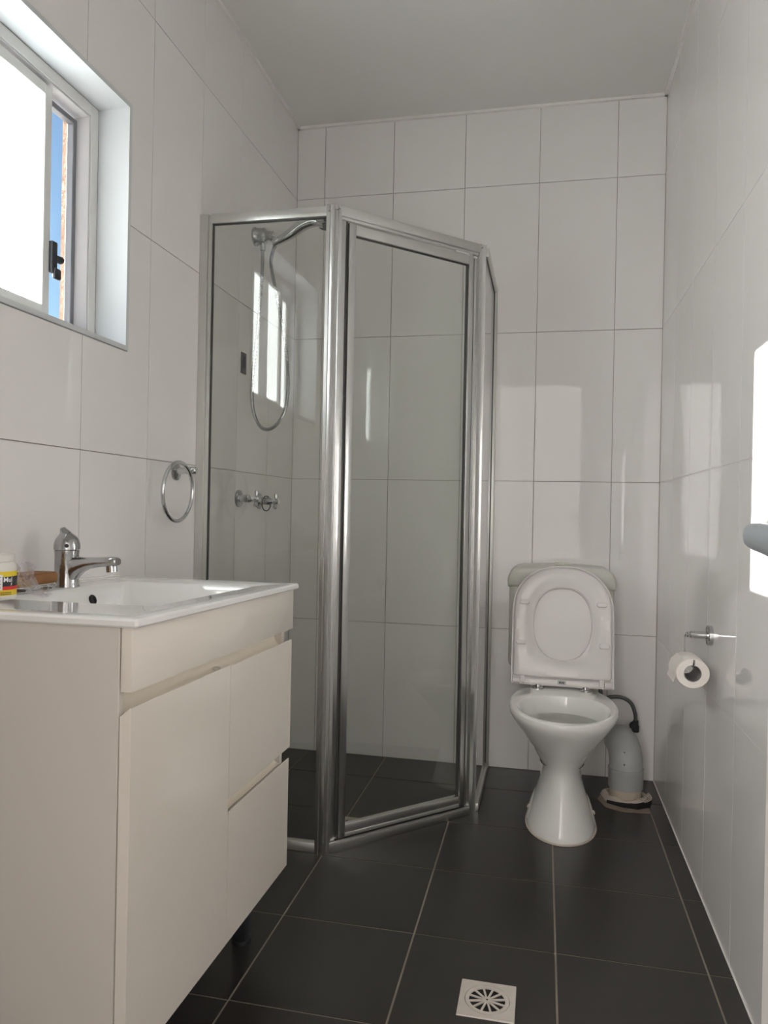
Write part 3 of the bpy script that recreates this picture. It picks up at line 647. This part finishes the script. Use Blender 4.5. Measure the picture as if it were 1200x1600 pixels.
# ------------------------------------------------------------------ toilet roll holder
rh = thing('roll_holder', (0, -0.955, 0.722), 'chrome toilet roll holder on the right wall with a wire arm', 'roll holder')
bm = bm_new(); lathe(bm, (0, -0.955, 0.722), (-1, 0, 0), [(0.0265, 0), (0.0265, 0.010), (0.024, 0.012), (0.010, 0.0125)], 32); finish('wall_rose', bm, M['chrome'], rh)
bm = bm_new(); lathe(bm, (-0.010, -0.955, 0.722), (-1, 0, 0), [(0.0095, 0), (0.0095, 0.042), (0.0075, 0.044), (0.0075, 0.050), (0.006, 0.052)], 20); finish('post', bm, M['chrome'], rh)
bm = bm_new(); tube(bm, spline([(-0.057, -0.949, 0.722), (-0.058, -0.935, 0.722), (-0.059, -0.926, 0.716), (-0.060, -0.924, 0.70), (-0.060, -0.924, 0.668), (-0.060, -0.930, 0.657), (-0.060, -0.945, 0.653), (-0.060, -1.03, 0.653), (-0.060, -1.042, 0.655), (-0.060, -1.048, 0.664), (-0.060, -1.049, 0.672)], 6), 0.0028, 10)
finish('wire_arm', bm, M['chrome'], rh)
rl = thing('toilet_roll', (-0.060, -0.98, 0.60), 'part-used white toilet roll hanging on the chrome holder', 'toilet roll')
rc = Vector((-0.060, -0.985, 0.6345)); N = 48
bm = bm_new(); rings = []
for r, yy in ((0.0215, 0.05), (0.0395, 0.050), (0.0415, 0.047), (0.0415, -0.047), (0.0395, -0.050), (0.0215, -0.050), (0.0215, 0.05)):
    rings.append([(rc.x + r * math.cos(a), rc.y + yy * (1 if r > 0 else 1), rc.z + r * (0.93 if r > 0.03 else 1) * math.sin(a)) for a in [2 * math.pi * k / N for k in range(N)]])
loft(bm, rings, False, False); finish('paper', bm, M['paper'], rl)
bm = bm_new(); loft(bm, [[(rc.x + r * math.cos(a), rc.y + yy, rc.z + r * math.sin(a)) for a in [2 * math.pi * k / N for k in range(N)]] for r, yy in ((0.0212, 0.0505), (0.0212, -0.0505), (0.0200, -0.0505), (0.0200, 0.0505), (0.0212, 0.0505))], False, False); finish('core', bm, M['core'], rl)
bm = bm_new(); q0 = [(rc.x - 0.0425 * math.cos(a), rc.z + 0.0425 * math.sin(a) * .95) for a in [math.radians(q) for q in (60, 30, 5, -15)]] + [(rc.x - 0.046, rc.z - 0.024)]
loft(bm, [[(x, rc.y + yy, z) for x, z in q0] + [(x - 0.0008, rc.y + yy, z - 0.0006) for x, z in reversed(q0)] for yy in (0.049, -0.049)]); finish('loose_sheet', bm, M['paper'], rl)

# ------------------------------------------------------------------ towel ring
tr = thing('towel_ring', (-W, -1.035, 1.135), 'chrome towel ring on the left wall beside the shower frame', 'towel ring')
bm = bm_new(); lathe(bm, (-W, -1.035, 1.137), (1, 0, 0), [(0.026, 0), (0.025, 0.006), (0.017, 0.009), (0.0125, 0.011)], 28); finish('wall_rose', bm, M['chrome_worn'], tr)
bm = bm_new(); tube(bm, [(-W + 0.008, -1.035, 1.139), (-W + 0.030, -1.035, 1.141), (-W + 0.036, -1.034, 1.141), (-W + 0.062, -1.034, 1.142), (-W + 0.066, -1.034, 1.142)], [0.012, 0.010, 0.0115, 0.0105, 0.008], 20); finish('post', bm, M['chrome'], tr)
bm = bm_new(); cc = Vector((-W + 0.046, -1.105, 1.077)); tube(bm, [(cc.x + 0.003 * math.cos(a), cc.y + 0.0875 * math.sin(a), cc.z + 0.0835 * math.cos(a)) for a in [2 * math.pi * k / 56 for k in range(56)]], 0.0056, 12, closed=True); finish('ring', bm, M['chrome'], tr)

# ------------------------------------------------------------------ vanity (its top falls slightly towards the shower)
def wv(co): return Vector((co.x, co.y, co.z + 0.02 * (-1.33 - co.y) * min(1, co.z / 0.15)))
def dz(y): return 0.02 * (-1.33 - y)
vn = thing('vanity_cabinet', (-1.27, -1.70, 0), 'gloss white vanity cabinet under the basin, with one door and two drawers', 'cabinet')
bm = bm_new()
VX0, VX1, VY0, VY1 = -W + 0.002, -1.050, -2.058, -1.338
box(bm, VX0, VX1, VY0, VY0 + 0.016, 0.178, 0.840, 0.001, 1); box(bm, VX0, VX1, VY1 - 0.016, VY1, 0.178, 0.840, 0.001, 1)
box(bm, VX0, VX1 - 0.002, VY0 + 0.016, VY1 - 0.016, 0.178, 0.194); box(bm, VX0, VX0 + 0.010, VY0 + 0.016, VY1 - 0.016, 0.194, 0.70)
box(bm, VX0 + 0.01, VX1 - 0.004, -1.708, -1.692, 0.194, 0.715)
finish('carcass', bm, M['carcass'], vn, warp=wv)
def vpart(name, *a, mt='cabinet', bev=0.0015, lab=None):
    bm = bm_new(); box(bm, *a, bev, 2); o = finish(name, bm, M[mt], vn, warp=wv)
    if lab: o['label'] = lab
    return o
XD0, XD1 = -1.0475, -1.029
vpart('apron_panel', XD0, XD1, VY0, VY1 + 0.004, 0.744, 0.840)
def channel(y0, y1, z0, z1):
    bm = bm_new(); pr = []
    for k in range(9):
        a = math.pi * k / 8; pr.append((XD0 - 0.002 - 0.020 * math.sin(a), (z0 + z1) / 2 - (z1 - z0) / 2 * math.cos(a) * 1.15))
    pr2 = [(x - 0.003, z) for x, z in reversed(pr)]
    loft(bm, [[(x, y, z) for x, z in pr + pr2] for y in (y0, y1)]); finish('finger_channel', bm, M['channel'], vn, warp=wv)
channel(VY0 + 0.001, VY1 + 0.001, 0.708, 0.750)
def panel(name, y0, y1, z0, z1):
    bm = bm_new(); pr = [(XD0, z0), (XD1 - .0015, z0), (XD1, z0 + .0015), (XD1, z1 - .001), (XD1 - .001, z1), (XD0 + .002, z1 - 0.013), (XD0, z1 - 0.013)]
    loft(bm, [[(x, y, z) for x, z in pr] for y in (y0, y1)]); return finish(name, bm, M['cabinet'], vn, warp=wv)
panel('door', VY0, -1.7015, 0.174, 0.722); panel('drawer', -1.6985, VY1 - 0.004, 0.458, 0.720); panel('drawer', -1.6985, VY1 - 0.010, 0.174, 0.434)
channel(-1.697, VY1 + 0.001, 0.424, 0.466)
for lx, ly in ((-1.125, -1.385), (-1.125, -2.0), (-1.44, -1.385), (-1.44, -2.0)):
    bm = bm_new(); box(bm, lx - 0.017, lx + 0.017, ly - 0.017, ly + 0.017, 0.012, 0.178, 0.002); lathe(bm, (lx, ly, 0), (0, 0, 1), [(0.024, 0), (0.024, 0.009), (0.018, 0.013)], 20); lathe(bm, (lx, ly, 0.165), (0, 0, 1), [(0.03, 0), (0.03, 0.0125)], 20); finish('leg', bm, M['latch'], vn)
# ceramic top with its basin
top = thing('basin_top', (-1.26, -1.70, 0.84), 'white ceramic basin top lying on the gloss white vanity', 'basin')
TX0, TX1, TY0, TY1 = -W + 0.002, -1.017, -2.066, -1.328; TZ = 0.8545; TB = 0.8405
bx0, bx1, by0, by1 = -1.402, -1.085, -1.900, -1.462
NQ = 7
def rr3(x0, x1, y0, y1, r, z): return [Vector((a, b, z)) for a, b in rrect(x1 - x0, y1 - y0, r, NQ, (x0 + x1) / 2, (y0 + y1) / 2)]
bm = bm_new()
loft(bm, [rr3(bx0 - .006, bx1 + .006, by0 - .006, by1 + .006, .03, TB), rr3(TX0 + .001, TX1 - .003, TY0 + .003, TY1 - .003, .004, TB), rr3(TX0, TX1, TY0, TY1, .006, TB + .003), rr3(TX0, TX1, TY0, TY1, .006, TZ - .004), rr3(TX0 + .002, TX1 - .003, TY0 + .003, TY1 - .003, .005, TZ - .0005), rr3(TX0 + .004, TX1 - .006, TY0 + .006, TY1 - .006, .006, TZ),
          rr3(TX0 + .03, TX1 - .022, TY0 + .022, TY1 - .022, .01, TZ - .0006), rr3(bx0 - .004, bx1 + .004, by0 - .004, by1 + .004, .018, TZ - .0008), rr3(bx0, bx1, by0, by1, .016, TZ - .003), rr3(bx0 + .008, bx1 - .006, by0 + .008, by1 - .010, .018, TZ - .020),
          rr3(bx0 + .030, bx1 - .018, by0 + .03, by1 - .055, .03, TZ - .075), rr3(bx0 + .055, bx1 - .035, by0 + .06, by1 - .10, .04, TZ - .098), rr3(bx0 + .10, bx1 - .09, by0 + .13, by1 - .17, .03, TZ - .104)], False, True)
bm2 = bm_new()
basin = finish('basin', bm, M['ceramic'], top, warp=wv)
# underside of the bowl hangs inside the cabinet
bm = bm_new(); loft(bm, [rr3(bx0 - .006, bx1 + .006, by0 - .006, by1 + .006, .03, TB), rr3(bx0 + .018, bx1 - .006, by0 + .018, by1 - .038, .03, TZ - .082), rr3(bx0 + .045, bx1 - .025, by0 + .05, by1 - .09, .04, TZ - .108), rr3(bx0 + .10, bx1 - .09, by0 + .13, by1 - .17, .03, TZ - .114)], False, True)
finish('bowl_underside', bm, M['ceramic'], top, warp=wv)
ovy = -1.615; ovn = Vector((1, 0, 0.35)).normalized(); ovp = Vector((bx0 + 0.0145, ovy, TZ - 0.030 + dz(ovy)))
bm = bm_new(); tube(bm, [ovp + Vector((-0.35 * 0.0, 0.0, 0)) + (Vector((0, 1, 0)) * math.cos(a) + ovn.cross(Vector((0, 1, 0))) * math.sin(a)) * 0.0085 for a in [2 * math.pi * k / 20 for k in range(20)]], 0.003, 8, closed=True); lathe(bm, ovp, ovn, [(0.008, -0.001), (0.008, 0.0)], 16)
lab = finish('overflow', bm, M['rubber'], top); lab['label'] = 'black overflow ring'
bm = bm_new(); lathe(bm, (-1.235, -1.69, TZ - .1035 + dz(-1.69)), (0, 0, 1), [(0.028, 0), (0.028, 0.003), (0.020, 0.004), (0.019, 0.001)], 24); finish('waste', bm, M['chrome'], top)
bm = bm_new(); box(bm, -W, -W + 0.004, TY0, TY1, TZ - .001, TZ + .003); finish('sealant_line', bm, M['trim'], top, warp=wv)

# mixer tap on the basin top
FX, FY = -1.428, -1.65; FZ = TZ + dz(FY) - 0.0006
fc = thing('mixer_tap', (FX, FY, FZ), 'worn chrome basin mixer tap with a short spout, on the basin top', 'tap')
bm = bm_new()
prof = [(0.0265, 0), (0.0265, 0.003), (0.025, 0.006), (0.0242, 0.03), (0.0242, 0.070), (0.025, 0.074), (0.025, 0.077), (0.022, 0.078)]
lathe(bm, (FX, FY, FZ), (0, 0, 1), prof, 32)
finish('body', bm, M['chrome_worn'], fc)
bm = bm_new()
secs = []
for x, zc, hw, hh in ((-0.002, 0.034, .018, .032), (0.018, 0.036, .018, .029), (0.026, 0.042, .0175, .0225), (0.036, 0.047, .017, .0170), (0.052, 0.0515, .0165, .0125), (0.078, 0.0545, .016, .0105), (0.104, 0.0565, .0155, .0100), (0.116, 0.0565, .014, .0095), (0.121, 0.0565, .011, .007)):
    secs.append([Vector((FX + x, FY + hw * math.copysign(abs(math.cos(a)) ** .7, math.cos(a)), FZ + zc + hh * math.copysign(abs(math.sin(a)) ** .7, math.sin(a)))) for a in [2 * math.pi * k / 24 for k in range(24)]])
loft(bm, secs); finish('spout', bm, M['chrome_worn'], fc)
bm = bm_new(); lathe(bm, (FX + 0.106, FY, FZ + 0.049), (0.08, 0, -1), [(0.0115, 0), (0.0115, 0.014), (0.009, 0.0145), (0.0085, 0.011)], 20); finish('aerator', bm, M['chrome'], fc)
bm = bm_new(); rings = []
for r, h, ox, oy in ((0.025, 0.078, 0, 0), (0.0265, 0.080, 0, 0), (0.0265, 0.090, 0, 0), (0.0235, 0.100, 0, 0), (0.019, 0.107, 0, 0), (0.014, 0.112, -.002, 0), (0.010, 0.116, -.004, 0)):
    rings.append([Vector((FX + ox + r * math.cos(a), FY + oy + r * math.sin(a), FZ + h)) for a in [2 * math.pi * k / 28 for k in range(28)]])
loft(bm, rings)
secs = []
for x, zc, hw, hh in ((0.000, 0.104, .014, .012), (-0.005, 0.112, .0125, .009), (-0.009, 0.118, .0115, .006), (-0.010, 0.1225, .0105, .0035)):
    secs.append([Vector((FX + x + hh * 0.6 * math.sin(a), FY + hw * math.cos(a), FZ + zc + hh * math.sin(a))) for a in [2 * math.pi * k / 16 for k in range(16)]])
loft(bm, secs); finish('lever', bm, M['chrome_worn'], fc)
bm = bm_new(); dcam = (Vector((-0.44, -3.05, 0)) - Vector((FX, FY, 0))).normalized(); dS = Vector((0.55, -0.83, 0)).normalized(); lathe(bm, Vector((FX, FY, FZ + 0.088)) + dS * 0.0262, dS, [(0.0042, 0), (0.0042, 0.0012)], 14); finish('indicator', bm, M['rubber'], fc)

# soap on a wire dish
SX, SY = -1.428, -1.775; SZ = TZ + dz(SY)
sd = thing('soap_dish', (SX, SY, SZ), 'chrome wire soap dish behind the white jar on the basin top', 'soap dish')
bm = bm_new()
for rx, ry, zz in ((0.040, 0.062, 0.012), (0.032, 0.052, 0.0025)):
    tube(bm, [(SX + rx * math.copysign(abs(math.cos(a)) ** .7, math.cos(a)), SY + ry * math.copysign(abs(math.sin(a)) ** .7, math.sin(a)), SZ + zz) for a in [2 * math.pi * k / 32 for k in range(32)]], 0.0018, 8, closed=True)
for k in range(5):
    yy = SY - 0.04 + 0.02 * k; tube(bm, [(SX - 0.037, yy, SZ + 0.012), (SX - 0.030, yy, SZ + 0.004), (SX + 0.030, yy, SZ + 0.004), (SX + 0.037, yy, SZ + 0.012)], 0.0015, 6)
finish('wire_frame', bm, M['chrome'], sd)
bm = bm_new(); box(bm, SX - 0.030, SX + 0.030, SY - 0.060, SY + 0.058, SZ + 0.0135, SZ + 0.036, 0.006, 3)
for v in bm.verts:
    v.co.z += 0.002 * math.sin(v.co.y * 60)
tag(finish('soap_bar', bm, M['sponge'], loc=(SX, SY, SZ + 0.0135)), 'brown soap block lying on the wire soap dish', 'soap')

# white jar with printed label
JX, JY = -1.388, -1.915; JZ = TZ + dz(JY); jr = 0.0385
jar = thing('screw_top_jar', (JX, JY, JZ), 'white screw-top jar with yellow, black and red label on the basin top', 'jar')
bm = bm_new(); lathe(bm, (JX, JY, JZ), (0, 0, 1), [(0.035, 0), (jr, 0.004), (jr, 0.060), (0.035, 0.066), (0.030, 0.068)], 48); finish('body', bm, M['jar'], jar)
bm = bm_new(); N = 60; rings = []
for r, h in ((0.0335, 0.066), (0.0345, 0.067), (0.0345, 0.078), (0.032, 0.080), (0.001, 0.0805)):
    rings.append([(JX + (r + (0.0006 if k % 2 and 0.0669 < h < 0.079 else 0)) * math.cos(2 * math.pi * k / N), JY + (r + (0.0006 if k % 2 and 0.0669 < h < 0.079 else 0)) * math.sin(2 * math.pi * k / N), JZ + h) for k in range(N)])
loft(bm, rings); finish('cap', bm, M['jar'], jar)
jar_c = math.atan2(-3.05 - JY, -0.44 - JX)             # angle facing the viewer's side
def band(name, mt, a0, a1, h0, h1, r, parent):
    bm = bm_new(); n = 24; A0, A1 = jar_c + a0, jar_c + a1
    rr_ = [[(JX + (r + q) * math.cos(A0 + (A1 - A0) * k / n), JY + (r + q) * math.sin(A0 + (A1 - A0) * k / n), JZ + h) for h, q in ((h0, 0), (h1, 0), (h1, -.0004), (h0, -.0004))] for k in range(n + 1)]
    loft(bm, rr_); return finish(name, bm, mt, parent)
lb = band('label', M['lab_y'], -2.9, 2.9, 0.008, 0.050, jr + 0.0004, jar); lb['label'] = 'yellow paper label with black and red bands'
band('black_band', M['lab_k'], 0.40, 1.55, 0.024, 0.041, jr + 0.0007, lb)
band('red_band', M['lab_r'], 0.40, 1.55, 0.018, 0.024, jr + 0.0007, lb)
band('white_box', M['lab_w'], -0.30, 0.40, 0.018, 0.045, jr + 0.0007, lb)
def wrap_text(txt, size, a0, h, mt, name='lettering', bold=0.0):
    cu = bpy.data.curves.new('t', 'FONT'); cu.body = txt; cu.size = size; cu.extrude = 0.0001; cu.offset = bold; cu.resolution_u = 3
    o = bpy.data.objects.new('t', cu); me = bpy.data.meshes.new_from_object(o); bpy.data.objects.remove(o); bpy.data.curves.remove(cu)
    bm = bm_new(); bm.from_mesh(me); bpy.data.meshes.remove(me)
    for v in bm.verts:
        a = jar_c + a0 + v.co.x / jr; r = jr + 0.0010 + v.co.z; v.co = Vector((JX + r * math.cos(a), JY + r * math.sin(a), JZ + h + v.co.y))
    finish(name, bm, mt, lb, smooth=False)
wrap_text('Mul', 0.0118, 0.43, 0.0320, M['lab_w'], bold=0.00018)
wrap_text('F', 0.0072, 0.80, 0.0250, M['lab_w'], bold=0.00018)
for h in (0.0125, 0.0095):
    bm = bm_new()
    for k in range(16):
        a = jar_c - 0.5 + k * 0.085; rr_ = [[(JX + (jr + q) * math.cos(a + da), JY + (jr + q) * math.sin(a + da), JZ + hh) for hh, q in ((h, .0004), (h + .0016, .0004), (h + .0016, .0008), (h, .0008))] for da in (0, 0.03, 0.055)]
        loft(bm, rr_)
    finish('small_print', bm, M['lab_k'], lb)
bm = bm_new()
for k in range(4):
    h = 0.022 + k * 0.006
    for (c0, c1) in ((-0.20, 0.32),):
        rr_ = [[(JX + (jr + q) * math.cos(jar_c + c0 + (c1 - c0) * s / 6), JY + (jr + q) * math.sin(jar_c + c0 + (c1 - c0) * s / 6), JZ + hh) for hh, q in ((h, .0008), (h + .0009, .0008), (h + .0009, .0011), (h, .0011))] for s in range(7)]
        loft(bm, rr_)
finish('small_print', bm, M['lab_k'], lb)

# crumpled clear plastic bag beside the jar
random.seed(3); bm = bm_new()
BX, BY = JX + 0.036, JY + 0.032; BZ = TZ + dz(BY)
ctrl = [(-0.010, 0.002, 0.062, .010), (0.000, 0.004, 0.050, .014), (-0.004, 0.004, 0.036, .017), (0.006, 0.006, 0.022, .016), (0.018, 0.012, 0.010, .014), (0.034, 0.018, 0.003, .010)]
N = 26; rings = []
for i, p in enumerate(spline([c[:3] for c in ctrl], 5)):
    tt = i / 25; r = 0.010 + 0.008 * math.sin(math.pi * tt)
    rg_ = []
    for k in range(N):
        a = 2 * math.pi * k / N; q = r * (1 + 0.32 * math.sin(3 * a + tt * 5) + 0.22 * math.sin(7 * a - tt * 9) + random.uniform(-.1, .1))
        rg_.append(Vector((BX + p.x + q * math.cos(a), BY + p.y + q * 0.6 * math.sin(a), BZ + max(0.0008, p.z + q * 0.25 * math.sin(2 * a + 1)))))
    rings.append(rg_)
loft(bm, rings, False, False)
tag(finish('plastic_bag', bm, M['bag'], loc=(BX, BY, BZ)), 'crumpled clear plastic bag leaning on the labelled jar', 'bag')
